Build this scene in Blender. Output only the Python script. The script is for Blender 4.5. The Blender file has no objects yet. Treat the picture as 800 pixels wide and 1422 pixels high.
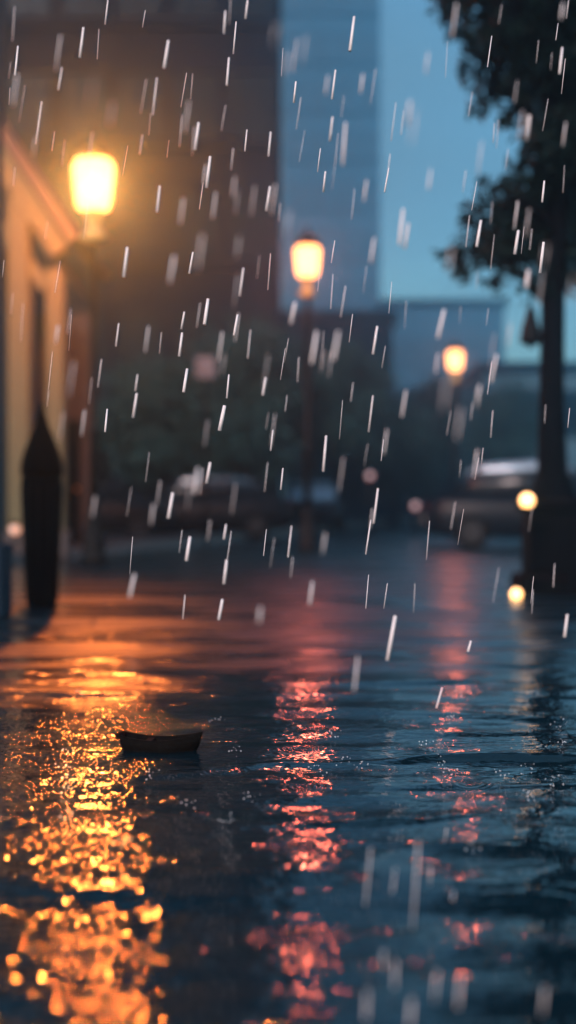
import bpy, math, random
import numpy as np
from mathutils import Vector, Matrix, noise
random.seed(7); RNG = np.random.default_rng(5)
S = bpy.context.scene
C = S.collection
R = math.radians
# ------------------------------------------------------------------ camera
FPX, HORIZON, CAM_H = 2000.0, 700.0, 0.76          # focal length in photo pixels, horizon row, eye height (m)
PITCH = math.atan((711 - HORIZON) / FPX)
cd = bpy.data.cameras.new('camera'); cam = bpy.data.objects.new('camera', cd); C.objects.link(cam)
cam.location = (0, 0, CAM_H); cam.rotation_euler = (R(90) - PITCH, 0, 0)
cd.sensor_fit = 'VERTICAL'; cd.sensor_height = 24; cd.lens = 24 * FPX / 1422
cd.clip_start = 0.05; cd.clip_end = 3000
cd.dof.use_dof = True; cd.dof.focus_distance = 4.3; cd.dof.aperture_fstop = 0.70
S.camera = cam
# ------------------------------------------------------------------ sky, sun, exposure
SUN_EL, SUN_AZ = R(24), R(200)                     # azimuth clockwise from +Y: behind the camera
w = bpy.data.worlds.new('World'); S.world = w; w.use_nodes = True
nt = w.node_tree; nt.nodes.clear()
out = nt.nodes.new('ShaderNodeOutputWorld'); bg = nt.nodes.new('ShaderNodeBackground')
sky = nt.nodes.new('ShaderNodeTexSky'); sky.sky_type = 'NISHITA'; sky.sun_disc = False
sky.sun_elevation = R(24); sky.sun_rotation = SUN_AZ; sky.air_density = 1.5; sky.dust_density = 1.0; sky.ozone_density = 4
mul = nt.nodes.new('ShaderNodeMix'); mul.data_type = 'RGBA'; mul.blend_type = 'MULTIPLY'; mul.inputs[0].default_value = 1
mul.inputs[7].default_value = (0.50, 0.76, 0.84, 1)
nt.links.new(sky.outputs[0], mul.inputs[6])
wtc = nt.nodes.new('ShaderNodeTexCoord'); wmp = nt.nodes.new('ShaderNodeMapping'); wmp.inputs['Scale'].default_value = (1, 1, 1.8)
wnz = nt.nodes.new('ShaderNodeTexNoise'); wnz.inputs['Scale'].default_value = 3.2; wnz.inputs['Detail'].default_value = 6; wnz.inputs['Distortion'].default_value = 0.4
wmr = nt.nodes.new('ShaderNodeMapRange'); wmr.inputs[1].default_value = 0.32; wmr.inputs[2].default_value = 0.7
cl = nt.nodes.new('ShaderNodeMix'); cl.data_type = 'RGBA'; cl.inputs[7].default_value = (1.25, 2.35, 3.15, 1)   # grey blue rain cloud
wfa = nt.nodes.new('ShaderNodeMath'); wfa.operation = 'MULTIPLY_ADD'; wfa.inputs[1].default_value = 0.75; wfa.inputs[2].default_value = 0.2
nt.links.new(wtc.outputs['Generated'], wmp.inputs[0]); nt.links.new(wmp.outputs[0], wnz.inputs['Vector']); nt.links.new(wnz.outputs['Fac'], wmr.inputs[0])
nt.links.new(wmr.outputs[0], wfa.inputs[0]); nt.links.new(wfa.outputs[0], cl.inputs[0]); nt.links.new(mul.outputs[2], cl.inputs[6]); nt.links.new(cl.outputs[2], bg.inputs[0]); nt.links.new(bg.outputs[0], out.inputs[0])
bg.inputs[1].default_value = 0.15
sd = bpy.data.lights.new('sun', 'SUN'); sun = bpy.data.objects.new('sun', sd); C.objects.link(sun)
sd.energy = 3.0; sd.angle = R(10); sd.color = (1, 0.72, 0.68)
sun.rotation_euler = (R(90) - SUN_EL, 0, -SUN_AZ + math.pi) ; sun.location = (0, -5, 12)
vs = S.view_settings; vs.view_transform = 'Standard'; vs.look = 'None'; vs.gamma = 1; vs.use_curve_mapping = False; vs.exposure = 0.18
S.render.engine = 'CYCLES'
cy = S.cycles
cy.use_denoising = True; cy.max_bounces = 7; cy.diffuse_bounces = 2; cy.glossy_bounces = 3; cy.transmission_bounces = 3
cy.volume_bounces = 1; cy.transparent_max_bounces = 12; cy.sample_clamp_indirect = 12; cy.sample_clamp_direct = 0
cy.caustics_reflective = False; cy.caustics_refractive = False; cy.use_adaptive_sampling = True; cy.adaptive_threshold = 0.01

CR = Matrix.Rotation(-PITCH, 3, 'X')
def at(px, py, Y):
    """the point of the place seen at photo pixel (px, py), Y metres down the street"""
    d = CR @ Vector(((px - 400) / FPX, 1, (711 - py) / FPX))
    return Vector((d.x / d.y * Y, Y, CAM_H + d.z / d.y * Y))
def gx(px, Y): return (px - 400) / FPX * Y
# ------------------------------------------------------------------ materials
def mat(name, col, rough=0.5, metal=0.0, spec=0.5, coat=0.0, emit=None, es=0, var=0.0, vscale=4.0, bump=0.0, bscale=20.0):
    m = bpy.data.materials.new(name); m.use_nodes = True
    n = m.node_tree.nodes; l = m.node_tree.links; b = n['Principled BSDF']
    b.inputs['Base Color'].default_value = (*col, 1); b.inputs['Roughness'].default_value = rough
    b.inputs['Metallic'].default_value = metal; b.inputs['Specular IOR Level'].default_value = spec
    b.inputs['Coat Weight'].default_value = coat; b.inputs['Coat Roughness'].default_value = 0.08
    if emit: b.inputs['Emission Color'].default_value = (*emit, 1); b.inputs['Emission Strength'].default_value = es
    tc = n.new('ShaderNodeTexCoord')
    if var:
        nz = n.new('ShaderNodeTexNoise'); nz.inputs['Scale'].default_value = vscale; nz.inputs['Detail'].default_value = 5
        l.new(tc.outputs['Object'], nz.inputs['Vector'])
        mx = n.new('ShaderNodeMix'); mx.data_type = 'RGBA'
        mx.inputs[6].default_value = (*[c * (1 - var) for c in col], 1); mx.inputs[7].default_value = (*[min(1, c * (1 + var)) for c in col], 1)
        l.new(nz.outputs['Fac'], mx.inputs[0]); l.new(mx.outputs[2], b.inputs['Base Color'])
    if bump:
        nb = n.new('ShaderNodeTexNoise'); nb.inputs['Scale'].default_value = bscale; nb.inputs['Detail'].default_value = 4
        l.new(tc.outputs['Object'], nb.inputs['Vector'])
        bp = n.new('ShaderNodeBump'); bp.inputs['Strength'].default_value = bump; bp.inputs['Distance'].default_value = 0.02
        l.new(nb.outputs['Fac'], bp.inputs['Height']); l.new(bp.outputs[0], b.inputs['Normal'])
    return m
M = {}
M['iron'] = mat('cast_iron', (0.006, 0.006, 0.007), 0.6, 0.0, spec=0.12, var=0.4, bump=0.2)
M['brass'] = mat('weathered_brass', (0.70, 0.42, 0.14), 0.5, 0.1, var=0.15)
M['cream'] = mat('cream_paint', (0.09, 0.085, 0.030), 0.6, var=0.15, vscale=6, bump=0.15)
M['plaster'] = mat('dark_plaster', (0.05, 0.042, 0.04), 0.7, var=0.3, bump=0.3)
M['rooft'] = mat('roof_tiles', (0.05, 0.028, 0.018), 0.6, var=0.4, vscale=9, bump=0.4)
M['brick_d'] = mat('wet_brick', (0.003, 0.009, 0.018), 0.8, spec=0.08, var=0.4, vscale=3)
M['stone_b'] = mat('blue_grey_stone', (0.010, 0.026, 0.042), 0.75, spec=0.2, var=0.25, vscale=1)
M['stone_f'] = mat('mist_tinted_render', (0.10, 0.19, 0.23), 0.7, spec=0.2, var=0.25, vscale=1)  # mist over the low far buildings, put into their wall colour
M['stone_p'] = mat('haze_tinted_stone', (0.055, 0.15, 0.22), 0.7, spec=0.1, var=0.2, vscale=1)  # distance haze painted into the wall colour
M['pane_far'] = mat('haze_tinted_window_glass', (0.040, 0.12, 0.18), 0.5, spec=0.2)  # haze put into the pane colour so windows fade into the wall
M['pane'] = mat('window_glass', (0.004, 0.006, 0.010), 0.15, spec=0.2)
M['trim'] = mat('stone_trim', (0.006, 0.016, 0.028), 0.8, spec=0.08, var=0.2)
M['bark'] = mat('wet_bark', (0.003, 0.003, 0.004), 0.85, spec=0.05, var=0.5, vscale=14, bump=0.8, bscale=25)
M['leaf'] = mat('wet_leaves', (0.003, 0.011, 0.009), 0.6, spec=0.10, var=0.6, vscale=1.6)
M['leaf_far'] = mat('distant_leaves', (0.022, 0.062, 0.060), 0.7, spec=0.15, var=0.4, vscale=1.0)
M['planter'] = mat('dark_planter_stone', (0.003, 0.003, 0.004), 0.8, spec=0.05, var=0.4, bump=0.4)
M['soil'] = mat('wet_soil', (0.01, 0.008, 0.006), 0.8, bump=0.6)
M['paint_n'] = mat('navy_car_paint', (0.003, 0.005, 0.009), 0.4, 0.0, spec=0.15)
M['paint_k'] = mat('black_car_paint', (0.003, 0.004, 0.006), 0.4, 0.0, spec=0.15)
M['roof_sky'] = mat('sky_pale_car_roof', (0.24, 0.33, 0.40), 0.35, 0.3, coat=0.6)  # sky reflection on the car roofs, put into the paint colour
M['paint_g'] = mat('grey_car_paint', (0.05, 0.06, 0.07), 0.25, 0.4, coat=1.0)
M['sky_glass'] = mat('sky_pale_car_glass', (0.45, 0.62, 0.75), 0.3)  # reflected sky painted into the windscreen as a pale base colour
M['cglass'] = mat('car_glass', (0.006, 0.008, 0.012), 0.2, spec=0.25)
M['tyre'] = mat('tyre_rubber', (0.004, 0.004, 0.004), 0.8, spec=0.1)
M['rim'] = mat('wheel_metal', (0.006, 0.007, 0.008), 0.6, 0.2)
M['tail'] = mat('tail_lens', (0.12, 0.008, 0.008), 0.15)
M['headl'] = mat('head_lens', (0.08, 0.09, 0.10), 0.2, spec=0.3)
M['plate'] = mat('plate', (0.4, 0.4, 0.38), 0.5)
M['hull'] = mat('dark_wet_wood', (0.004, 0.003, 0.0025), 0.8, spec=0.08, var=0.4, vscale=30, bump=0.3, bscale=60)
M['sign'] = mat('pale_sign', (0.07, 0.11, 0.15), 0.4)
M['soffit'] = mat('brown_porch_boards', (0.05, 0.035, 0.02), 0.6, var=0.3)  # dark brown boards under the porch roof
def emis(name, col, s): return mat(name, (0.8, 0.8, 0.8), 0.4, emit=col, es=s)
M['amber'] = emis('amber_bulb', (1, 0.46, 0.11), 4.6)
M['red'] = emis('red_lens', (1, 0.14, 0.10), 0.3)
M['amber_dim'] = emis('amber_dim_bulb', (1, 0.30, 0.05), 0.8)
def globe_mat(name, col, s, clear):
    m = bpy.data.materials.new(name); m.use_nodes = True
    n = m.node_tree.nodes; l = m.node_tree.links; n.clear()
    o = n.new('ShaderNodeOutputMaterial'); mx = n.new('ShaderNodeMixShader'); mx.inputs[0].default_value = clear
    e = n.new('ShaderNodeEmission'); e.inputs[0].default_value = (*col, 1); e.inputs[1].default_value = s
    t = n.new('ShaderNodeBsdfTransparent')
    l.new(e.outputs[0], mx.inputs[1]); l.new(t.outputs[0], mx.inputs[2]); l.new(mx.outputs[0], o.inputs[0]); return m
M['globe1'] = globe_mat('lit_globe_warm', (1, 0.33, 0.075), 11, 0.35)
M['globe2'] = globe_mat('lit_globe_red', (1, 0.32, 0.10), 7.5, 0.35)
M['globe3'] = globe_mat('lit_globe_far', (1, 0.36, 0.12), 6.5, 0.35)

# ------------------------------------------------------------------ mesh helpers
class MB:
    def __init__(s): s.v = []; s.f = []; s.sm = []
    def add(s, vs_, fs, smooth=False):
        o = len(s.v); s.v += [tuple(v) for v in vs_]; s.f += [tuple(i + o for i in f) for f in fs]; s.sm += [smooth] * len(fs); return s
    def box(s, c, d, rz=0, rx=0, ry=0, bev=0.0):
        hx, hy, hz = d[0] / 2, d[1] / 2, d[2] / 2
        rot = Matrix.Rotation(rz, 3, 'Z') @ Matrix.Rotation(ry, 3, 'Y') @ Matrix.Rotation(rx, 3, 'X')
        b = min(bev, hx * .9, hy * .9, hz * .9)
        if b <= 0:
            vv = [Vector((x, y, z)) for x in (-hx, hx) for y in (-hy, hy) for z in (-hz, hz)]
            ff = [(0, 1, 3, 2), (4, 6, 7, 5), (0, 4, 5, 1), (2, 3, 7, 6), (0, 2, 6, 4), (1, 5, 7, 3)]
        else:
            def ring(x, y, z): return [Vector(p + (z,)) for p in [(-x + b, -y), (x - b, -y), (x, -y + b), (x, y - b), (x - b, y), (-x + b, y), (-x, y - b), (-x, -y + b)]]
            def inner(x, y, z): return [Vector((p[0] * (x - b) / x, p[1] * (y - b) / y, z)) for p in ring(x, y, z)]
            rs = [inner(hx, hy, -hz), ring(hx, hy, -hz + b), ring(hx, hy, hz - b), inner(hx, hy, hz)]
            vv = sum(rs, []); ff = [tuple(range(7, -1, -1)), tuple(range(24, 32))]
            for k in range(3):
                for i in range(8): j = (i + 1) % 8; ff.append((k * 8 + i, k * 8 + j, k * 8 + 8 + j, k * 8 + 8 + i))
        return s.add([rot @ v + Vector(c) for v in vv], ff)
    def tube(s, pts, rad, seg=10, smooth=True):
        pts = [Vector(p) for p in pts]; rad = rad if hasattr(rad, '__len__') else [rad] * len(pts)
        vv = []; n = len(pts)
        for i, p in enumerate(pts):
            d = (pts[min(i + 1, n - 1)] - pts[max(i - 1, 0)]).normalized()
            a = d.cross(Vector((0, 1, 0)) if abs(d.y) < .9 else Vector((1, 0, 0))).normalized(); b = d.cross(a)
            for k in range(seg):
                t = 2 * math.pi * k / seg; vv.append(p + (a * math.cos(t) + b * math.sin(t)) * rad[i])
        ff = [(i * seg + k, i * seg + (k + 1) % seg, (i + 1) * seg + (k + 1) % seg, (i + 1) * seg + k) for i in range(n - 1) for k in range(seg)]
        s.add(vv, ff, smooth)
        o = len(s.v) - n * seg
        s.f += [tuple(o + k for k in range(seg - 1, -1, -1)), tuple(o + (n - 1) * seg + k for k in range(seg))]; s.sm += [False, False]
        return s
    def lathe(s, c, prof, seg=28, smooth=True):
        c = Vector(c); vv = []
        for r, z in prof:
            for k in range(seg): t = 2 * math.pi * k / seg; vv.append(c + Vector((r * math.cos(t), r * math.sin(t), z)))
        n = len(prof)
        ff = [(i * seg + k, i * seg + (k + 1) % seg, (i + 1) * seg + (k + 1) % seg, (i + 1) * seg + k) for i in range(n - 1) for k in range(seg)]
        s.add(vv, ff, smooth); o = len(s.v) - n * seg
        s.f += [tuple(o + k for k in range(seg - 1, -1, -1)), tuple(o + (n - 1) * seg + k for k in range(seg))]; s.sm += [False, False]
        return s
    def ball(s, c, r, seg=14, sq=(1, 1, 1)):
        prof = [(max(1e-4, r * math.cos(t)), r * math.sin(t) * sq[2]) for t in np.linspace(-math.pi / 2, math.pi / 2, 9)]
        return s.lathe(c, prof, seg)
    def prism(s, poly, y0, y1, fn=None):
        """poly in (x, z) extruded along y"""
        n = len(poly); vv = [Vector((x, y0, z)) for x, z in poly] + [Vector((x, y1, z)) for x, z in poly]
        if fn: vv = [fn(v) for v in vv]
        ff = [tuple(range(n)), tuple(range(2 * n - 1, n - 1, -1))] + [(i, i + n, (i + 1) % n + n, (i + 1) % n) for i in range(n)]
        return s.add(vv, ff)
    def build(s, name, m, parent=None, loc=(0, 0, 0), bev=0):
        me = bpy.data.meshes.new(name); me.from_pydata(s.v, [], s.f); me.polygons.foreach_set('use_smooth', s.sm); me.update()
        o = bpy.data.objects.new(name, me); C.objects.link(o); me.materials.append(m)
        if parent: o.parent = parent
        o.location = loc
        if bev:
            b = o.modifiers.new('bevel', 'BEVEL'); b.width = bev; b.segments = 3; b.angle_limit = R(25)
        return o
def tag(o, label=None, cat=None, group=None, kind=None):
    if label: o['label'] = label
    if cat: o['category'] = cat
    if group: o['group'] = group
    if kind: o['kind'] = kind
    return o
def thing(name, loc, label, cat, group=None, rz=0):
    o = bpy.data.objects.new(name, None); C.objects.link(o); o.location = loc; o.rotation_euler.z = rz; o.empty_display_size = 0.2
    return tag(o, label, cat, group)
def copy_tree(o, parent=None):
    c = o.copy(); C.objects.link(c)
    if parent: c.parent = parent
    for ch in list(o.children): copy_tree(ch, c)
    return c

# ------------------------------------------------------------------ the street: wet road, standing water, pavement
def wet_material(name, near):
    m = bpy.data.materials.new(name); m.use_nodes = True
    n = m.node_tree.nodes; l = m.node_tree.links; b = n['Principled BSDF']
    b.inputs['Base Color'].default_value = (0.003, 0.014, 0.021, 1); b.inputs['IOR'].default_value = 1.36
    b.inputs['Specular IOR Level'].default_value = 0.5
    geo = n.new('ShaderNodeNewGeometry')
    def mapping(sx, sy, off=(0, 0, 0)):
        mp = n.new('ShaderNodeMapping'); mp.inputs['Scale'].default_value = (sx, sy, 1); mp.inputs['Location'].default_value = off
        l.new(geo.outputs['Position'], mp.inputs['Vector']); return mp.outputs[0]
    def noise_(vec, sc, det=3, rough=0.5, dist=0.0):
        t = n.new('ShaderNodeTexNoise'); t.inputs['Scale'].default_value = sc; t.inputs['Detail'].default_value = det
        t.inputs['Roughness'].default_value = rough; t.inputs['Distortion'].default_value = dist; l.new(vec, t.inputs['Vector']); return t.outputs['Fac']
    def math_(op, a, b_=None, c=None):
        t = n.new('ShaderNodeMath'); t.operation = op
        for i, v in enumerate((a, b_, c)):
            if v is None: continue
            if isinstance(v, (int, float)): t.inputs[i].default_value = v
            else: l.new(v, t.inputs[i])
        return t.outputs[0]
    def ramp(v, a, b_):
        t = n.new('ShaderNodeMapRange'); t.interpolation_type = 'SMOOTHSTEP'; t.inputs[1].default_value = a; t.inputs[2].default_value = b_; l.new(v, t.inputs[0]); return t.outputs[0]
    sep = n.new('ShaderNodeSeparateXYZ'); l.new(geo.outputs['Position'], sep.inputs[0])
    X, Y = sep.outputs[0], sep.outputs[1]
    # shallow asphalt shows its grain on the left, deeper standing water lies to the right
    edge = noise_(mapping(1.3, 1.0), 1.2, 4)
    xs = math_('ADD', math_('DIVIDE', X, math_('ADD', Y, 0.01)), math_('MULTIPLY', math_('SUBTRACT', edge, 0.5), 0.22))
    grainy = math_('SUBTRACT', 1.0, ramp(xs, -0.105, -0.055))
    patch = ramp(noise_(mapping(0.8, 1.6, (3, 1, 0)), 2.4, 3), 0.42, 0.56)
    ripple_band = noise_(mapping(1.0, 2.6), 5.0, 3, 0.5, 0.6)
    fine = noise_(mapping(1.0, 1.5), 28, 1, 0.5, 0.3)
    chop = noise_(mapping(1.0, 1.4, (2, 5, 0)), 23, 0, 0.5, 0.4)
    grain = ramp(noise_(mapping(1, 1), 62, 1, 0.5), 0.42, 0.72)
    # rings where drops land
    vo = n.new('ShaderNodeTexVoronoi'); vo.inputs['Scale'].default_value = 3.2; vo.inputs['Randomness'].default_value = 1; vo.voronoi_dimensions = '2D'
    l.new(geo.outputs['Position'], vo.inputs['Vector'])
    dist = vo.outputs['Distance']
    ring = math_('MULTIPLY', math_('SINE', math_('MULTIPLY', dist, 105.0)), ramp(math_('MULTIPLY', dist, -1.0), -0.30, -0.04))
    h = math_('MULTIPLY', ripple_band, 0.0048)
    h = math_('ADD', h, math_('MULTIPLY', fine, 0.0016))
    h = math_('ADD', h, math_('MULTIPLY', ring, 0.0007))
    band = math_('MULTIPLY', ramp(Y, 3.0, 3.4), math_('SUBTRACT', 1.0, ramp(Y, 4.9, 6.5)))
    gm = math_('MULTIPLY', math_('MULTIPLY', grainy, band), math_('ADD', math_('MULTIPLY', patch, 0.75), 0.25))
    h = math_('ADD', h, math_('MULTIPLY', math_('MULTIPLY', grain, gm), 0.0017))
    h = math_('ADD', h, math_('MULTIPLY', math_('MULTIPLY', chop, grainy), math_('ADD', 0.0009, math_('MULTIPLY', math_('SUBTRACT', 1.0, ramp(Y, 2.9, 3.8)), 0.0046))))
    bp = n.new('ShaderNodeBump'); bp.inputs['Strength'].default_value = 1.0; bp.inputs['Distance'].default_value = 1.0
    l.new(h, bp.inputs['Height']); l.new(bp.outputs[0], b.inputs['Normal'])
    slick = ramp(noise_(mapping(0.35, 1.5, (7, 2, 0)), 1.6, 4), 0.40, 0.62)      # bands of thinner and deeper water
    far = math_('MULTIPLY', ramp(Y, 4.6, 8.0), math_('ADD', 0.19, math_('MULTIPLY', slick, 0.15)))
    leftfar = math_('MULTIPLY', math_('MULTIPLY', ramp(Y, 4.7, 6.2), math_('SUBTRACT', 1.0, ramp(Y, 11.5, 12.3))), math_('SUBTRACT', 1.0, ramp(xs, -0.06, -0.02)))
    far = math_('ADD', far, math_('MULTIPLY', leftfar, math_('ADD', math_('MULTIPLY', ramp(Y, 6.3, 8.0), -0.02), math_('MULTIPLY', slick, 0.16))))
    rg = math_('ADD', math_('ADD', 0.010, far), math_('MULTIPLY', gm, 0.0)); l.new(rg, b.inputs['Roughness'])
    return m
M['water'] = wet_material('standing_rain_water', True)
M['pave'] = mat('wet_paving', (0.06, 0.055, 0.055), 0.28, var=0.35, vscale=3, bump=0.25, bscale=8)
M['kerb'] = mat('kerb_stone', (0.10, 0.095, 0.09), 0.4, var=0.3, vscale=4)

def sheet(name, x0, x1, y0, y1, z, m, nx=1, ny=1):
    xs = np.linspace(x0, x1, nx + 1); ys = np.linspace(y0, y1, ny + 1)
    b = MB(); b.add([(x, y, z) for y in ys for x in xs], [(j * (nx + 1) + i, j * (nx + 1) + i + 1, (j + 1) * (nx + 1) + i + 1, (j + 1) * (nx + 1) + i) for j in range(ny) for i in range(nx)])
    return b.build(name, m)
tag(sheet('road', -58, 58, -11, 128, -0.03, M['water']), kind='structure')

# near water: real waves in the mesh, the rows closer together near the camera
def vnoise(x, y, seed):
    xi = np.floor(x).astype(np.int64); yi = np.floor(y).astype(np.int64); fx = x - xi; fy = y - yi
    fx = fx * fx * fx * (fx * (fx * 6 - 15) + 10); fy = fy * fy * fy * (fy * (fy * 6 - 15) + 10)
    def h(a, b):
        k = (a * 374761393 + b * 668265263 + seed * 1442695041) & 0xffffffff
        k = ((k ^ (k >> 13)) * 1274126177) & 0xffffffff
        return ((k ^ (k >> 16)) & 0xffff) / 32767.5 - 1
    return (h(xi, yi) * (1 - fx) + h(xi + 1, yi) * fx) * (1 - fy) + (h(xi, yi + 1) * (1 - fx) + h(xi + 1, yi + 1) * fx) * fy
NR, NC = 620, 460
yy = 1.3 * (24 / 1.3) ** np.linspace(0, 1, NR)
uu = np.linspace(-1, 1, NC)
Yg = np.repeat(yy[:, None], NC, 1); Xg = uu[None, :] * (0.34 * Yg + 1.0)
wx = Xg + 0.25 * vnoise(Xg * 0.9, Yg * 0.9, 9); wy = Yg + 0.18 * vnoise(Xg * 0.8 + 5, Yg * 1.1, 4)
Z = 0.0080 * vnoise(wx * 1.1, wy * 2.2, 1) + 0.0062 * (1 + 0.45 * np.clip(Xg / 0.5, 0, 1)) * vnoise(wx * 2.2, wy * 6.4, 2) + 0.0018 * vnoise(wx * 6, wy * 13, 3)
# a few long low ridges where the water creeps over the asphalt
for (px0, px1, py, amp, wid) in [(340, 900, 1062, 0.012, 0.035), (-50, 330, 966, 0.010, 0.06), (560, 900, 1100, 0.010, 0.03), (380, 700, 1150, 0.009, 0.028), (430, 700, 1190, 0.007, 0.025), (100, 300, 1078, .005, .03)]:
    Yc = CAM_H / ((py - HORIZON) / FPX)
    line = Yc + 0.10 * vnoise(Xg * 1.7, Xg * 0 + py * .1, 11) + 0.03 * vnoise(Xg * 7, Xg * 0 + py, 12)
    m_ = 1 / (1 + np.exp(-(Xg - gx(px0, Yc)) / 0.05)) / (1 + np.exp((Xg - gx(px1, Yc)) / 0.05))
    Z += 1.6 * amp * m_ * np.exp(-((Yg - line) / wid) ** 2) * (0.6 + 0.5 * vnoise(Xg * 5, Yg * 0 + py, 13))
fade = np.clip((1 - np.abs(uu)) / 0.12, 0, 1)[None, :] * np.clip((24 - Yg) / 6, 0, 1)
Z = Z * (0.45 + 0.55 * np.clip((16 - Yg) / 8, 0, 1)) * fade
V = np.stack([Xg, Yg, Z], -1).reshape(-1, 3)
ii = (np.arange(NR - 1)[:, None] * NC + np.arange(NC - 1)[None, :]).ravel()
F = np.stack([ii, ii + 1, ii + NC + 1, ii + NC], -1)
me = bpy.data.meshes.new('water'); me.vertices.add(len(V)); me.vertices.foreach_set('co', V.astype(np.float32).ravel())
me.loops.add(F.size); me.loops.foreach_set('vertex_index', F.astype(np.int32).ravel())
me.polygons.add(len(F)); me.polygons.foreach_set('loop_start', np.arange(0, F.size, 4, dtype=np.int32)); me.polygons.foreach_set('use_smooth', np.ones(len(F), bool))
me.update(); me.validate(); me.materials.append(M['water'])
wo = bpy.data.objects.new('water', me); C.objects.link(wo); tag(wo, kind='structure')

# far pavement on the left of the street with its kerb
K0, K1 = Vector((-4.2, 14.5)), Vector((8.6, 80))
kd = (K1 - K0).normalized(); kn = Vector((-kd.y, kd.x))
def strip(name, off0, off1, z0, z1, m, a=0.0, b_=None):
    b = MB(); p = [K0 + kd * a, K1 if b_ is None else K0 + kd * b_]
    q = [p[0] + kn * off0, p[1] + kn * off0, p[1] + kn * off1, p[0] + kn * off1]
    b.add([(v.x, v.y, z0) for v in q] + [(v.x, v.y, z1) for v in q], [(3, 2, 1, 0), (4, 5, 6, 7), (0, 1, 5, 4), (1, 2, 6, 5), (2, 3, 7, 6), (3, 0, 4, 7)])
    return b.build(name, m)
tag(strip('kerb', 0, 0.16, -0.1, 0.125, M['kerb']), kind='structure')
tag(strip('pavement', 0.163, 3.2, -0.1, 0.12, M['pave']), kind='structure')

# ------------------------------------------------------------------ street lamps
def street_lamp(px, py, Y, label, gm, watts, col, s=1.0):
    g = at(px, py, Y); x = g.x; zc = g.z
    base = 0.0
    t = thing('street_lamp', (x, Y, base), label, 'street lamp', 'lit street lamps along the street')
    gh = 0.24 * s
    z0, z1 = zc - gh, zc + gh                               # glass from z0 to z1
    def q(r_, a, b=0): return (r_ * s, (z0 if b == 0 else z1) + a * s)
    MB().lathe((0, 0, 0), [(0.17, 0), (0.17, 0.10), (0.15, 0.14), (0.13, 0.40), (0.09, 0.55), (0.10, 0.58), (0.085, 0.62), (0.075, 0.7)]).build('base', M['iron'], t)
    MB().lathe((0, 0, 0), [(0.065, 0.68), (0.055, 1.6), (0.075, 1.63), (0.075, 1.68), (0.052, 1.71), (0.045, z0 - 0.30 * s)]).build('pole', M['iron'], t)
    MB().lathe((0, 0, 0), [q(0.06, -0.31), q(0.155, -0.27), q(0.12, -0.235), q(0.07, -0.18), q(0.06, -0.12), q(0.08, -0.06), q(0.095, -0.035), q(0.11, -0.003)]).build('neck', M['brass'], t)
    MB().lathe((0, 0, 0), [q(0.10, 0), q(0.145, 0.02), q(0.166, 0.08), q(0.178, 0.18), (0.19 * s, z1 - 0.17 * s), (0.197 * s, z1 - 0.10 * s), (0.192 * s, z1 - 0.04 * s), (0.165 * s, z1)]).build('glass_globe', gm, t)
    cap = MB().lathe((0, 0, 0), [q(0.19, 0.003, 1), q(0.215, 0.02, 1), q(0.19, 0.07, 1), q(0.14, 0.14, 1), q(0.07, 0.20, 1), q(0.03, 0.22, 1)]).build('cap', M['iron'], t)
    MB().lathe((0, 0, 0), [q(0.02, 0.22, 1), q(0.035, 0.25, 1), q(0.02, 0.28, 1), q(0.006, 0.33, 1)]).build('finial', M['iron'], cap)
    ld = bpy.data.lights.new('bulb', 'POINT'); ld.energy = watts; ld.color = col; ld.shadow_soft_size = 0.11
    lo = bpy.data.objects.new('bulb', ld); C.objects.link(lo); lo.parent = t; lo.location = (0, 0, zc)
    return t
street_lamp(130, 258, 18.0, 'large glowing street lamp beside the lit porch posts, nearest and brightest', M['globe1'], 2900, (1, 0.205, 0.032), 1.30)
street_lamp(427, 364, 23.0, 'middle sized street lamp with a red halo standing mid street', M['globe2'], 230, (1, 0.14, 0.09), 1.02)
street_lamp(632, 501, 36.0, 'small distant street lamp glowing left of the dark trunk, beyond the dark car', M['globe3'], 150, (1, 0.16, 0.10), .98)

# ------------------------------------------------------------------ porch on the left, lit by the near lamp
PY = 20.0; ps = PY / 13.7
pt = thing('porch', (gx(50, PY), PY, 0), 'cream timber porch with two posts and steep roof, lit orange by the near lamp', 'porch')
def lx(px): return gx(px, PY) - gx(50, PY)
def hz(py): return at(0, py, PY).z
MB().box((lx(78), 0, hz(375) / 2), (0.17 * ps, 0.20 * ps, hz(375)), bev=0.02).build('post', M['cream'], pt)
MB().box((lx(28), 0, hz(275) / 2), (0.21 * ps, 0.20 * ps, hz(275)), bev=0.02).build('post', M['cream'], pt)
MB().box((lx(78), 0, 0.2), (0.25 * ps, 0.28 * ps, 0.40), bev=0.02).build('post_plinth', M['plaster'], pt)
MB().box((lx(28), 0, 0.2), (0.29 * ps, 0.28 * ps, 0.40), bev=0.02).build('post_plinth', M['plaster'], pt)
def slab(p, q, th, y0, y1):        # sloping board between two (x,z) points
    p = Vector(p); q = Vector(q); d = (q - p).normalized(); nn = Vector((-d.y, d.x)) * th / 2
    return [tuple(p - nn), tuple(q - nn), tuple(q + nn), tuple(p + nn)]
pA, pB = (lx(-70), hz(110)), (lx(88), hz(352))
MB().prism(slab(pA, pB, 0.20 * ps, 0, 0), -0.12 * ps, 0.12 * ps).build('rafter', M['cream'], pt, bev=0.01)
MB().prism(slab((lx(-45), hz(250)), (lx(66), hz(400)), 0.12 * ps, 0, 0), -0.06 * ps, 0.06 * ps).build('brace', M['cream'], pt)
MB().prism(slab((lx(-65), hz(78)), (lx(108), hz(338)), 0.10 * ps, 0, 0), -0.35, 3.2).build('roof', M['rooft'], pt)
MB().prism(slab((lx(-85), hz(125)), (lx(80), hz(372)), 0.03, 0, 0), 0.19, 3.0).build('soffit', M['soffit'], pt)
MB().box((lx(28) - 1.5, 1.7, 2.2), (2.3, 2.6, 4.4)).build('wall', M['plaster'], pt)
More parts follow.
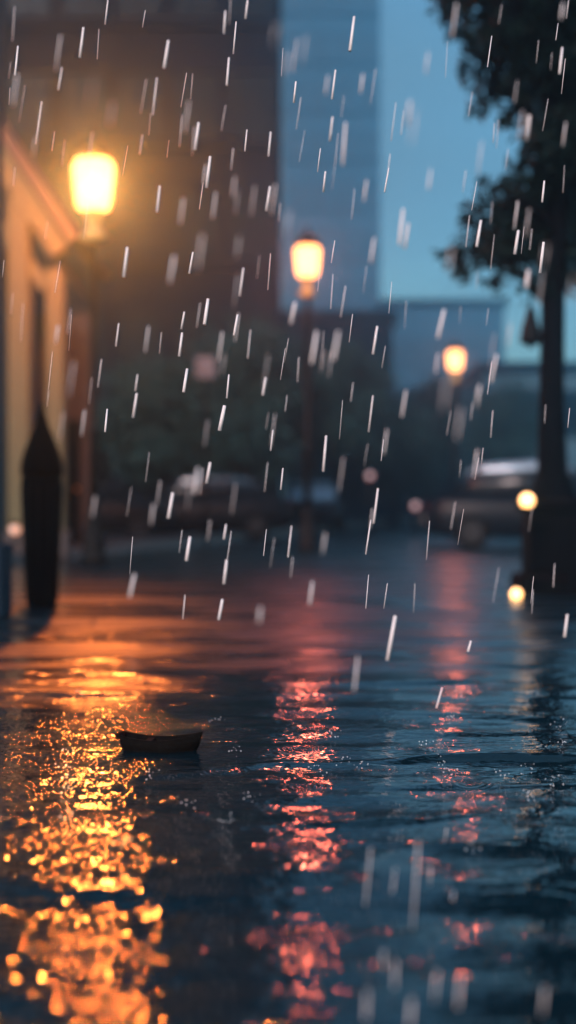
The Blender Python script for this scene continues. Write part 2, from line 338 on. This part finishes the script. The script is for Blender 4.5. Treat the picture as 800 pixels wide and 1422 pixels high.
MB().box((lx(44), 3.1, 1.9), (0.9, 0.12, 3.8)).build('rear_wall', M['plaster'], pt)
d_ = MB().box((lx(48), 3.02, 1.05), (0.42, 0.05, 2.1), bev=0.01).build('door', M['bark'], pt)
MB().ball((lx(48) + 0.15, 2.97, 1.0), 0.03).build('handle', M['brass'], d_)
nearw = thing('shop_front', (gx(8, 9.6) - 0.29, 9.6, 0), 'dark shop front wall at the left edge, nearer than the porch', 'building')
MB().box((0, 0, 2.6), (0.5, 0.3, 5.2), bev=0.02).build('wall', M['plaster'], nearw)
MB().box((0.02, 0, 0.25), (0.56, 0.38, 0.5), bev=0.02).build('plinth', M['stone_b'], nearw)
MB().box((0.02, 0, 5.3), (0.62, 0.46, 0.2), bev=0.03).build('cornice', M['trim'], nearw)

# small amber lamp low by the porch
p = at(21, 735, 18.5)
al = thing('path_light', (p.x, 18.5, 0), 'small amber path light on a short stake below the left porch post', 'lamp')
MB().tube([(0, 0, -0.02), (0, 0, p.z - 0.05)], 0.02).build('stake', M['iron'], al)
MB().ball((0, 0, p.z), 0.07).build('lens', M['amber_dim'], al)
MB().lathe((0, 0, p.z), [(0.075, 0.05), (0.06, 0.08), (0.01, 0.10)]).build('cap', M['iron'], al)

# ------------------------------------------------------------------ dark litter bin on the left
BY = 10.6
bs_ = 1.12
b0 = thing('litter_bin', (gx(58, BY), BY, 0), 'black tapering litter bin with a pointed lid in front of the porch posts', 'litter bin')
def bz(py): return at(0, py, BY).z
MB().lathe((0, 0, 0), [(0.105, 0), (0.115, 0.04), (0.11, 0.1), (0.135, 0.5), (0.148, 0.85), (0.15, bz(668)), (0.14, bz(660))]).build('drum', M['planter'], b0)
MB().lathe((0, 0, 0), [(0.155, bz(660)), (0.155, bz(650)), (0.148, bz(640)), (0.125, bz(625)), (0.09, bz(608)), (0.055, bz(592)), (0.03, bz(575)), (0.01, bz(560))]).build('lid', M['planter'], b0)
rb_ = MB()
for k in range(12):
    a = k * math.pi / 6
    rb_.tube([(0.113 * math.cos(a), 0.113 * math.sin(a), 0.06), (0.15 * math.cos(a), 0.15 * math.sin(a), 0.9)], 0.008, 6)
rb_.build('slatting', M['iron'], b0)

# ------------------------------------------------------------------ buildings
def building(name, px0, px1, Y, H, depth, label, m, floors, cols, fl_h=3.2, win=(1.1, 1.7), parapet=True, roof=None, pane=None):
    x0, x1 = gx(px0, Y), gx(px1, Y); W = x1 - x0; cx = (x0 + x1) / 2
    t = thing(name, (cx, Y, -0.03), label, 'building')
    MB().box((0, depth / 2, H / 2), (W, depth, H)).build('wall', m, t)
    b = MB().box((0, -0.05, 0.4), (W + 0.1, 0.12, 0.8))
    for f in range(1, floors): b.box((0, -0.06, f * fl_h + 0.75), (W + 0.1, 0.16, 0.14))
    b.build('string_course', M['trim' if pane is None else 'stone_p'], t)
    if parapet: MB().box((0, depth / 2, H + 0.25), (W + 0.5, depth + 0.5, 0.5), bev=0.05).build('cornice', M['trim'], t)
    if roof:
        MB().prism([(-W / 2 - 0.4, H), (W / 2 + 0.4, H), (0, H + roof)], -0.4, depth + 0.4).build('roof', M['rooft'], t)
    for f in range(floors):
        for c in range(cols):
            wxp = -W / 2 + W * (c + 0.5) / cols; wz = f * fl_h + 1.0 + win[1] / 2
            if f == 0 and c == cols // 2:
                d = MB().box((wxp, -0.05, 1.2), (1.3, 0.09, 2.4), bev=0.02).build('door', M['bark'], t)
                MB().ball((wxp + 0.5, -0.12, 1.1), 0.05, 8).build('handle', M['brass'], d); continue
            fr = MB()
            ww, wh = win
            for sx in (-1, 1): fr.box((wxp + sx * (ww / 2 + .04), -0.045, wz), (0.08, 0.11, wh + .16))
            for sz in (-1, 1): fr.box((wxp, -0.055, wz + sz * (wh / 2 + .04)), (ww + .3, 0.14, 0.10))
            fr.box((wxp, -0.025, wz), (0.05, 0.06, wh))
            w_ = fr.build('window', M['trim' if pane is None else 'stone_p'], t)
            MB().box((wxp, -0.006, wz), (ww, 0.02, wh)).build('pane', M[pane or 'pane'], w_)
    return t
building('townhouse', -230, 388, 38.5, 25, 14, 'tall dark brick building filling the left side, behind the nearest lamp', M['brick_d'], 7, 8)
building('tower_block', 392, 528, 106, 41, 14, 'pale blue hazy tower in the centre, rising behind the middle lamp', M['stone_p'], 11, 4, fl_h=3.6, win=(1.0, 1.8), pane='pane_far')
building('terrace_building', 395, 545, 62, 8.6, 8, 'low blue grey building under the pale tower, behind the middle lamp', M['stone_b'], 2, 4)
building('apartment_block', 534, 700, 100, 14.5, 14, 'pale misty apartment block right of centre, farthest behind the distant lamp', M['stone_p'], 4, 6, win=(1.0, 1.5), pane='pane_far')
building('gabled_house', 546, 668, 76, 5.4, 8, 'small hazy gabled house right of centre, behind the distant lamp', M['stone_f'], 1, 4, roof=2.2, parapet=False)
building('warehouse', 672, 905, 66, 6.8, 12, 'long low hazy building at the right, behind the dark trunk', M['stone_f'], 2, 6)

# ------------------------------------------------------------------ trees
def leaf_cloud(blobs, n, size, seed, hollow=0.35):
    """many small leaf faces through the volume of uneven clumps; blobs = (x, y, z, r)"""
    r = np.random.default_rng(seed)
    wts = np.array([b[3] ** 2.2 for b in blobs]); wts /= wts.sum()
    k = r.choice(len(blobs), n, p=wts); B = np.array(blobs)[k]
    d = r.normal(size=(n, 3)); d /= np.linalg.norm(d, axis=1)[:, None]
    rad = r.random(n) ** (1 / 2.2)
    # ragged outline: clump noise varies the radius with direction
    ph = r.random((len(blobs), 3)) * 6; ff = 3.5
    wob = 1 + 0.28 * np.sin(ff * d[:, 0] + ph[k, 0]) * np.sin(ff * d[:, 1] * 1.3 + ph[k, 1]) + 0.22 * np.sin(9 * d[:, 2] + ph[k, 2] + 6 * d[:, 0])
    P = B[:, :3] + d * (rad * wob * B[:, 3])[:, None] * np.array([1, 1, 0.85])
    # gather leaves onto twigs so gaps remain
    cell = size * 3.2
    Q = np.round(P / cell + r.normal(scale=.12, size=P.shape)) * cell
    P = P * 0.62 + (Q + r.normal(scale=cell * .30, size=P.shape)) * 0.38
    a = r.normal(size=(n, 3)); a /= np.linalg.norm(a, axis=1)[:, None]
    c = np.cross(a, r.normal(size=(n, 3))); c /= np.linalg.norm(c, axis=1)[:, None]
    sz = size * (0.6 + 0.8 * r.random(n))[:, None]
    nn = np.cross(a, c)
    v = np.stack([P - a * sz, P + c * sz * .42 + nn * sz * .12, P + a * sz, P - c * sz * .42 + nn * sz * .12], 1).reshape(-1, 3)
    f = np.arange(4 * n).reshape(-1, 4)
    mb = MB(); mb.v = [tuple(q) for q in v]; mb.f = [tuple(q) for q in f.tolist()]; mb.sm = [False] * n
    return mb
TY = 12.6
def tp(px, py, dy=0): return at(px, py, TY + dy)
T0 = Vector((gx(767, TY), TY, 0))
tr = thing('tree', T0, 'dark leafy tree with a straight trunk growing from the right planter', 'tree')
def rel(v): return tuple(Vector(v) - T0)
trk = MB().tube([rel((tp(772, 705).x, TY, 0.60)), rel(tp(769, 690)), rel(tp(767, 655)), rel(tp(766, 560)), rel(tp(768, 420)), rel(tp(772, 300)), rel(tp(770, 160)), rel(tp(764, 20)), rel(tp(770, -160)), rel(tp(765, -330))],
                [0.27, 0.20, 0.135, 0.112, 0.105, 0.10, 0.09, 0.07, 0.05, 0.02], 14)
def limb(*a):
    pts = [rel(tp(*q[:3])) for q in a]; trk.tube(pts, np.linspace(a[0][3], 0.012, len(pts)), 8)
limb((770, 430, 0, .06), (725, 380, .1), (680, 350, .1), (635, 352, 0))
limb((771, 380, 0, .05), (800, 330, .2), (850, 300, .4), (900, 260, .6))
limb((772, 330, 0, .06), (735, 285, -.3), (690, 262, -.5))
limb((771, 220, 0, .06), (730, 140, .2), (670, 90, .3), (625, 20, .3))
limb((770, 150, 0, .05), (820, 90, .1), (880, 60, .2))
limb((766, 80, 0, .05), (720, 10, -.3), (680, -70, -.4), (640, -110, -.4))
limb((767, 0, 0, .05), (800, -80, .5), (860, -160, .7))
trk.build('trunk', M['bark'], tr)
bl = [(735, 25, 80), (688, 118, 36), (755, 110, 70), (820, 60, 110), (655, 0, 42), (700, 60, 46), (612, -8, 22), (668, 60, 24), (785, 205, 58), (748, 215, 30), (790, 260, 60), (735, 262, 42), (700, 300, 44), (672, 345, 38), (640, 360, 20),
      (760, 320, 66), (715, 345, 50), (805, 375, 44), (735, -90, 110), (650, -110, 90), (850, -60, 140), (870, 120, 120), (880, 290, 95), (800, -220, 130), (690, -210, 90), (940, 10, 120), (950, 220, 100), (722, 160, 22), (765, 178, 34), (640, 45, 16), (800, 185, 62), (765, 195, 36), (652, 98, 18), (668, 152, 16), (628, 352, 16), (655, 300, 18), (690, 392, 18), (742, 402, 20), (640, 380, 12), (615, 20, 12), (700, 168, 12), (676, 262, 16), (720, 228, 12)]
blobs = []
for i, (a, b, r_) in enumerate(bl):
    q = rel(tp(a, b, RNG.uniform(-0.35, 0.5))); blobs.append((*q, r_ / 159))
leaf_cloud(blobs, 52000, 0.048, 3).build('crown', M['leaf'], tr)
# planter
pl = thing('planter', (gx(812, 12.55), 12.55, 0), 'dark stone planter round the foot of the right tree', 'planter')
def octo(w_, z): return [(w_ * math.cos(R(22.5 + 45 * k)), w_ * math.sin(R(22.5 + 45 * k)), z) for k in range(8)]
def stack_oct(name, m, prof):
    mb = MB(); vv = []
    for r_, z in prof: vv += octo(r_, z)
    ff = [(i * 8 + k, i * 8 + (k + 1) % 8, i * 8 + 8 + (k + 1) % 8, i * 8 + 8 + k) for i in range(len(prof) - 1) for k in range(8)]
    ff += [tuple(range(7, -1, -1)), tuple(range((len(prof) - 1) * 8, len(prof) * 8))]
    return mb.add(vv, ff).build(name, m, pl, bev=0.012)
stack_oct('plinth', M['planter'], [(0.66, -0.02), (0.66, 0.13), (0.62, 0.16)])
stack_oct('bowl', M['planter'], [(0.56, 0.163), (0.56, 0.66), (0.52, 0.70)])
stack_oct('rim', M['planter'], [(0.60, 0.703), (0.61, 0.78), (0.57, 0.81), (0.47, 0.81), (0.45, 0.74)])
MB().lathe((0, 0, 0), [(0.44, 0.742), (0.36, 0.77), (0.2, 0.80), (0.01, 0.81)]).build('soil', M['soil'], pl)
# two marker lights by the planter
def marker(px, py, Y, r_, label, mtl, posth=None):
    p = at(px, py, Y); t = thing('marker_light', (p.x, Y, 0), label, 'lamp', 'marker lights by the planter')
    MB().ball((0, 0, p.z), r_).build('lens', mtl, t)
    if p.z > 0.2:
        MB().tube([(0, 0, -0.03), (0, 0, p.z - r_ - .01)], 0.011).build('stake', M['iron'], t)
    MB().lathe((0, 0, p.z - r_), [(0.02, -0.03 if p.z > .2 else -p.z + r_ - .03), (0.032, -0.005), (0.034, 0.008)]).build('socket', M['iron'], t)
marker(732, 695, 11.75, 0.060, 'round yellow light on a stake at the top edge of the planter', M['amber'])
marker(717, 825, 11.6, 0.046, 'round orange light low at the water line before the planter', M['amber'])
# hanging unlit lantern
q = at(737, 445, 12.35)
hl = thing('hanging_lantern', (q.x, 12.35, q.z), 'dark bell shaped lantern hanging left of the tree trunk', 'lantern')
MB().lathe((0, 0, 0), [(0.085, -0.20), (0.092, -0.17), (0.075, -0.06), (0.045, 0.04), (0.03, 0.10), (0.015, 0.13)]).build('shade', M['iron'], hl)
MB().lathe((0, 0, 0), [(0.01, -0.24), (0.03, -0.22), (0.035, -0.203)]).build('bulb', M['headl'], hl)
MB().tube([(0, 0, 0.13), (0, 0, 0.36), (0.02, 0.03, 0.48)], 0.008, 6).build('cord', M['iron'], hl)

def bg_tree(px, Y, h, cr, label, seed, n=9000, ls=0.10):
    x = gx(px, Y); t = thing('tree', (x, Y, -0.03), label, 'tree')
    r = random.Random(seed); mb = MB()
    mb.tube([(0, 0, 0), (0.05, 0, h * .25), (-0.05, 0, h * .5), (0, 0, h * .92)], [0.2, 0.15, 0.11, 0.03], 8)
    bl_ = []
    for k in range(11):
        a = k * 2.4; z = h * (0.42 + 0.5 * k / 10); rr = cr * (0.75 - 0.5 * abs(k / 10 - .4)); p = (rr * math.cos(a) * r.uniform(.5, 1), rr * math.sin(a) * r.uniform(.5, 1), z)
        mb.tube([(0, 0, z * .72), (p[0] * .5, p[1] * .5, z * .88), p], [0.07, 0.045, 0.015], 6)
        bl_.append((*p, cr * r.uniform(.32, .52)))
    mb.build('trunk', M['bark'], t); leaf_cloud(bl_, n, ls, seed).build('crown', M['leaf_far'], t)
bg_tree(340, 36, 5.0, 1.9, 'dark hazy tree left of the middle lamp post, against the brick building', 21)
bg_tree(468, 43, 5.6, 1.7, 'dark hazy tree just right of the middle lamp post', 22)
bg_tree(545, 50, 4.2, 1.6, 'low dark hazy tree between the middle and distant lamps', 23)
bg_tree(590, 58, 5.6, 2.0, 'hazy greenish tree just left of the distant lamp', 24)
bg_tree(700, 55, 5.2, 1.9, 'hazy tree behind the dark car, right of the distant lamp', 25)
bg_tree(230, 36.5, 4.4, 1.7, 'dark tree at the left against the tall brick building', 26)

# ------------------------------------------------------------------ parked cars
def loft(mb, st, smooth=True):
    """st: list of (x, [(y, z)...]) cross sections with equal counts, closed loops"""
    n = len(st[0][1]); vv = []
    for x, sec in st: vv += [(x, y, z) for y, z in sec]
    ff = [(i * n + k, i * n + (k + 1) % n, (i + 1) * n + (k + 1) % n, (i + 1) * n + k) for i in range(len(st) - 1) for k in range(n)]
    ff += [tuple(range(n - 1, -1, -1)), tuple(range((len(st) - 1) * n, len(st) * n))]
    return mb.add(vv, ff, smooth)
def sect(hw, z0, z1, r=0.12, top=0.9):
    h = z1 - z0; r = min(r, h * .45)
    return [(-hw * .9, z0), (hw * .9, z0), (hw, z0 + r), (hw, z1 - r * 1.2), (hw * top, z1), (0, z1 + .015), (-hw * top, z1), (-hw, z1 - r * 1.2), (-hw, z0 + r)]
def car(px, Y, rz, label, paint, roofm, z=-0.03, tall=1.0, glass=None):
    t = thing('parked_car', (gx(px, Y), Y, z), label, 'car', None, rz)
    mb = MB()
    loft(mb, [(-2.15, sect(.70, .38, .70)), (-2.08, sect(.80, .28, .86)), (-1.75, sect(.86, .22, .95)), (-1.0, sect(.88, .20, .95)), (0, sect(.89, .20, .93)), (0.8, sect(.88, .20, .94)), (1.5, sect(.86, .22, .82)), (1.95, sect(.80, .26, .72)), (2.12, sect(.68, .34, .62))])
    mb.build('body', paint, t, bev=0.0)
    H = 1.36 * tall
    g = MB(); loft(g, [(-1.70, sect(.66, .90, .955, .02)), (-1.25, sect(.72, .90, H - .08, .06, .8)), (-0.2, sect(.74, .90, H - .03, .06, .8)), (0.35, sect(.72, .90, H - .08, .06, .8)), (1.05, sect(.66, .90, .955, .02))])
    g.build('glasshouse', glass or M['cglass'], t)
    rf = MB(); loft(rf, [(-1.38, sect(.62, H - .24, H - .08, .03)), (-1.1, sect(.68, H - .22, H + .03, .05)), (-0.2, sect(.70, H - .20, H + .085, .05)), (0.3, sect(.68, H - .22, H + .03, .05)), (0.52, sect(.62, H - .28, H - .10, .03))])
    rf.build('roof', roofm, t)
    for s in (-1, 1):
        for (xa, xb) in ((-1.62, -1.22), (-0.32, -0.30), (1.02, 0.38)): MB().tube([(xa, s * .735, .93), (xb, s * .66, H - .07)], 0.03, 6).build('pillar', paint, t)
        MB().box((0.62, s * .95, .98), (0.12, 0.16, 0.10), bev=0.03).build('mirror', paint, t)
        MB().box((-2.06, s * .62, .74), (0.14, 0.26, 0.13), bev=0.03).build('taillight', M['tail'], t)
        MB().box((2.02, s * .56, .60), (0.16, 0.28, 0.12), bev=0.03).build('headlight', M['headl'], t)
        for xw in (-1.32, 1.32):
            w_ = MB(); w_.tube([(xw, s * .70, .31), (xw, s * .90, .31)], 0.31, 20).build('wheel', M['tyre'], t)
            MB().tube([(xw, s * .895, .31), (xw, s * .915, .31)], 0.19, 14).build('rim', M['rim'], t.children[-1])
    MB().box((-2.16, 0, .52), (0.03, 0.5, 0.12)).build('number_plate', M['plate'], t)
    return t
car(757, 25.8, R(-6), 'dark car with a roof coloured pale for reflected sky, half hidden behind the right planter', M['paint_n'], M['roof_sky'], tall=1.08)
car(435, 43, R(-94), 'distant car facing the camera, roof and glass coloured pale for reflected sky, below the middle lamp', M['paint_k'], M['roof_sky'], glass=M['sky_glass'])
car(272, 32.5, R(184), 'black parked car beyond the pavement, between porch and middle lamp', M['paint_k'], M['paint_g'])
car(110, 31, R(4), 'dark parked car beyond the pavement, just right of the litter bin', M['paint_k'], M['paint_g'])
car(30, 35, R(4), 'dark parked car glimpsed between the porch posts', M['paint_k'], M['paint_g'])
# red lights far down the street
def red_post(px, py, Y, label):
    p = at(px, py, Y); t = thing('warning_light', (p.x, Y, -0.03), label, 'warning light', 'red lights far down the street')
    MB().tube([(0, 0, -.02), (0, 0, p.z - .08)], 0.04).build('post', M['iron'], t)
    MB().box((0, 0.08, p.z + .03), (0.30, 0.10, 0.32), bev=0.03).build('housing', M['iron'], t)
    MB().ball((0, 0, p.z + .03), 0.09).build('lens', M['red'], t)
red_post(514, 661, 36, 'red light on a waist high post right of the pale distant car')
red_post(577, 703, 35, 'red light on a short post just left of the dark car')
# pale round sign
p = at(285, 510, 27)
sg = thing('street_sign', (p.x, 27, -0.03), 'pale blank sign on a tall post in front of the dark brick building', 'street sign')
MB().tube([(0, 0.05, -.03), (0, 0.05, p.z + .2)], 0.035).build('post', M['iron'], sg)
MB().box((0, 0, p.z + .03), (0.38, 0.03, 0.42), bev=0.012).build('panel', M['sign'], sg)

# ------------------------------------------------------------------ small boat afloat in the puddle
BYY = 4.42
bt = thing('toy_boat', (gx(221, BYY), BYY, 0.0), 'small dark boat shaped hull floating in the golden lamp reflection', 'toy boat', rz=R(-6))
L = 0.122; mb = MB(); secs = []
N_ = 22
for i in range(N_ + 1):
    u = i / N_; x = -L + 2 * L * u; k = 2 * u - 1
    sheer = 0.040 + 0.016 * k * k + (0.008 * max(0, k) ** 2)
    hw = 0.048 * (1 - max(0, k) ** 2.6) * (1 - 0.22 * max(0, -k) ** 3) + 0.002
    keel = -0.022 + 0.045 * max(0, k - .55) + 0.015 * max(0, -k - .8)
    x2 = x + (0.014 * u if u > .85 else 0)
    prof = []
    for j in range(9):
        a = math.pi * j / 8; prof.append((-hw * math.cos(a) * (1 - .1 * math.sin(a)), sheer - (sheer - keel) * math.sin(a) ** .55))
    inner = [(y * .86, z + .006) for y, z in prof[1:-1]][::-1]
    prof2 = prof + [(prof[-1][0] * .88, sheer)] + inner + [(prof[0][0] * .88, sheer)]
    secs.append((x2, prof2))
loft(mb, secs, True)
mb.v = [(x * (1 - 0.22 * min(1, max(0, (0.045 - z) / 0.06))), y, z) for x, y, z in mb.v]          # raked ends
mb.build('hull', M['hull'], bt)
MB().box((-0.03, 0, 0.034), (0.022, 0.080, 0.006), bev=0.002).build('thwart', M['hull'], bt)
MB().box((-L + 0.001, 0, 0.050), (0.014, 0.074, 0.022), bev=0.004).build('transom', M['hull'], bt)

# ------------------------------------------------------------------ rain
sharp = [(150,0,146,34,3),(116,38,111,80,5),(25,64,21,105,4),(86,94,81,125,3),(234,56,228,95,6),(218,108,212,160,3),(313,15,311,47,4),(328,30,324,75,3),(344,0,341,26,4),(318,80,315,119,4.5),(58,141,50,200,3),(276,170,271,208,6),(292,217,287,261,6),(343,180,340,210,3),(222,258,218,295,5),(375,259,370,293,5),(324,206,321,236,2),(177,343,172,385,6),(268,350,263,380,4),(338,372,333,411,4),(376,183,373,217,4),(198,187,194,214,2),
(492,23,486,71,6),(466,97,461,138,4),(462,162,458,196,4),(452,238,449,267,4),(445,206,441,239,2),(540,233,534,267,3),(411,113,408,143,4),(781,66,777,103,5),(668,306,662,343,6),(720,320,715,353,6),(755,336,750,379,6),(756,251,753,281,4),(683,50,677,93,2),(465,334,460,365,2),(480,397,473,441,2),
(165,449,161,481,3),(141,499,136,538,2),(256,433,252,457,4),(253,462,249,495,5),(191,520,188,543,3),(190,546,185,580,5),(149,568,146,600,4),(330,437,325,466,5),(260,512,255,545,6),(318,520,315,553,3.5),(369,524,365,549,5),(379,597,376,626,3),(292,642,287,671,6),(240,684,234,720,7),(264,745,259,779,7),(314,728,311,749,4),(315,777,311,811,6),(309,832,304,861,6),(393,650,390,680,3),(370,735,366,772,1.5),(257,826,254,860,2),(348,458,344,498,2),
(524,453,518,492,5),(518,549,512,600,3),(453,605,449,655,5),(525,678,519,727,4.5),(515,722,508,770,3),(405,730,400,774,3),(549,855,538,917,8),(788,853,784,885,6),(654,890,650,905,5),(512,798,508,845,1.6),(538,810,533,845,1.6),(312,563,305,598,8),(289,415,284,451,7)]
soft = [(242,355,236,393,8),(504,103,501,130,6),(564,542,558,579,6),(690,492,682,531,8),(663,624,658,662,5),(362,843,360,865,7),(497,912,492,960,6),(614,955,606,983,6),(434,808,430,840,7),(187,797,180,830,9),(782,5,779,27,7),(735,160,731,195,12),(275,650,270,685,9),(470,460,463,500,9),(440,460,433,505,10),(617,430,608,470,10),(410,420,404,450,10),(570,140,565,175,8),(480,170,476,230,8),(560,290,555,340,10),(567,310,562,345,9),(520,330,515,365,7),(666,535,662,565,8),(734,375,731,400,12),
 (515,1178,507,1258,5),(581,1168,573,1290,6),(549,1335,548,1372,8),(607,1350,603,1392,8),(640,1355,636,1400,8),(572,1388,569,1425,10),(510,1375,508,1415,8),(757,1372,753,1410,9),(533,1320,532,1345,6),(630,1238,629,1250,5),(598,1205,597,1230,5),(549,1205,545,1240,4),(620,1150,618,1170,4)]
rn = MB()
def drop(x0, y0, x1, y1, w_, Y):
    a = at(x0, y0, Y); b = at(x1, y1, Y + RNG.uniform(-.02, .02)); r_ = w_ * .72 / 2 / FPX * Y
    if b.z < 0.02: return
    rn.tube([a, a.lerp(b, .5), b], [r_ * .80, r_ * .95, r_], 8, True)
for (x0, y0, x1, y1, w_) in sharp:
    Y = RNG.uniform(4.2, 5.5); lim = CAM_H * FPX / max(1, y1 - HORIZON) * .93
    drop(x0, y0, x1, y1, w_, min(Y, lim) if y1 > 700 else Y)
for (x0, y0, x1, y1, w_) in soft:
    lim = CAM_H * FPX / max(1, y1 - HORIZON) * .93 if y1 > 700 else 99
    Y = min(RNG.choice([RNG.uniform(2.5, 3.0), RNG.uniform(7.5, 9.5)]), lim); drop(x0, y0, x1, y1, w_ * (.62 if y0 < 1000 else .45), Y)
for i in range(125):                     # hair-fine drops near the plane of focus
    x, y = RNG.uniform(-20, 820), RNG.uniform(-20, 820); l_ = RNG.uniform(22, 55); Y = RNG.uniform(4.0, 6.0)
    lim = CAM_H * FPX / max(1, y + l_ - HORIZON) * .93 if y + l_ > 700 else 99
    drop(x + l_ * RNG.uniform(.05, .18), y, x, y + l_, RNG.uniform(.7, 1.5), min(Y, lim))
for i in range(70):                     # farther and nearer drops, out of focus
    x, y = RNG.uniform(-20, 820), RNG.uniform(-20, 760); l_ = RNG.uniform(25, 50); Y = RNG.uniform(6.5, 11) if RNG.random() < .7 else RNG.uniform(1.9, 2.8)
    lim = CAM_H * FPX / max(1, y + l_ - HORIZON) * .93 if y + l_ > 700 else 99
    drop(x + l_ * .13, y, x, y + l_, RNG.uniform(1.2, 3.6), min(Y, lim))
mr = mat('falling_raindrops', (0.99, 0.87, 0.83), 0.4, spec=0.4)
mr.node_tree.nodes['Principled BSDF'].inputs['Sheen Weight'].default_value = 0
tag(rn.build('rain', mr), 'streaks of falling rain across the whole street', 'rain', kind='stuff')
# splashes where drops hit the water
sp = MB()
for (x, y) in [(440, 1082), (616, 1066), (472, 1068), (318, 1150), (700, 1085), (730, 1120), (660, 1190), (350, 1120), (500, 1074), (626, 1086), (590, 1045), (210, 1088), (300, 1010)] + [(RNG.uniform(60, 780), RNG.uniform(930, 1210)) for _ in range(16)]:
    Y = CAM_H / ((y - HORIZON) / FPX); c = at(x, y, Y)
    for k in range(9):
        a = RNG.uniform(0, 6.28); r_ = RNG.uniform(.005, .03); sp.ball((c.x + r_ * math.cos(a), c.y + r_ * math.sin(a), 0.008 + RNG.uniform(0, .03)), RNG.uniform(.0008, .0022), 6)
msp = mat('splash_water', (0.7, 0.7, 0.7), 0.05, spec=0.8)
tag(sp.build('rain_splash', msp), 'tiny splashes of drops on the water', 'splash', kind='stuff')

# ------------------------------------------------------------------ haze
hm = bpy.data.materials.new('haze'); hm.use_nodes = True; hn = hm.node_tree; hn.nodes.clear()
ho = hn.nodes.new('ShaderNodeOutputMaterial'); hv = hn.nodes.new('ShaderNodeVolumePrincipled')
hv.inputs['Color'].default_value = (0.40, 0.78, 1.0, 1); hv.inputs['Density'].default_value = 0.0058; hv.inputs['Anisotropy'].default_value = 0.92
hn.links.new(hv.outputs[0], ho.inputs['Volume'])
hb = MB().box((0, 58.5, 21.6), (120, 143, 45.2)).build('haze', hm); tag(hb, kind='stuff')
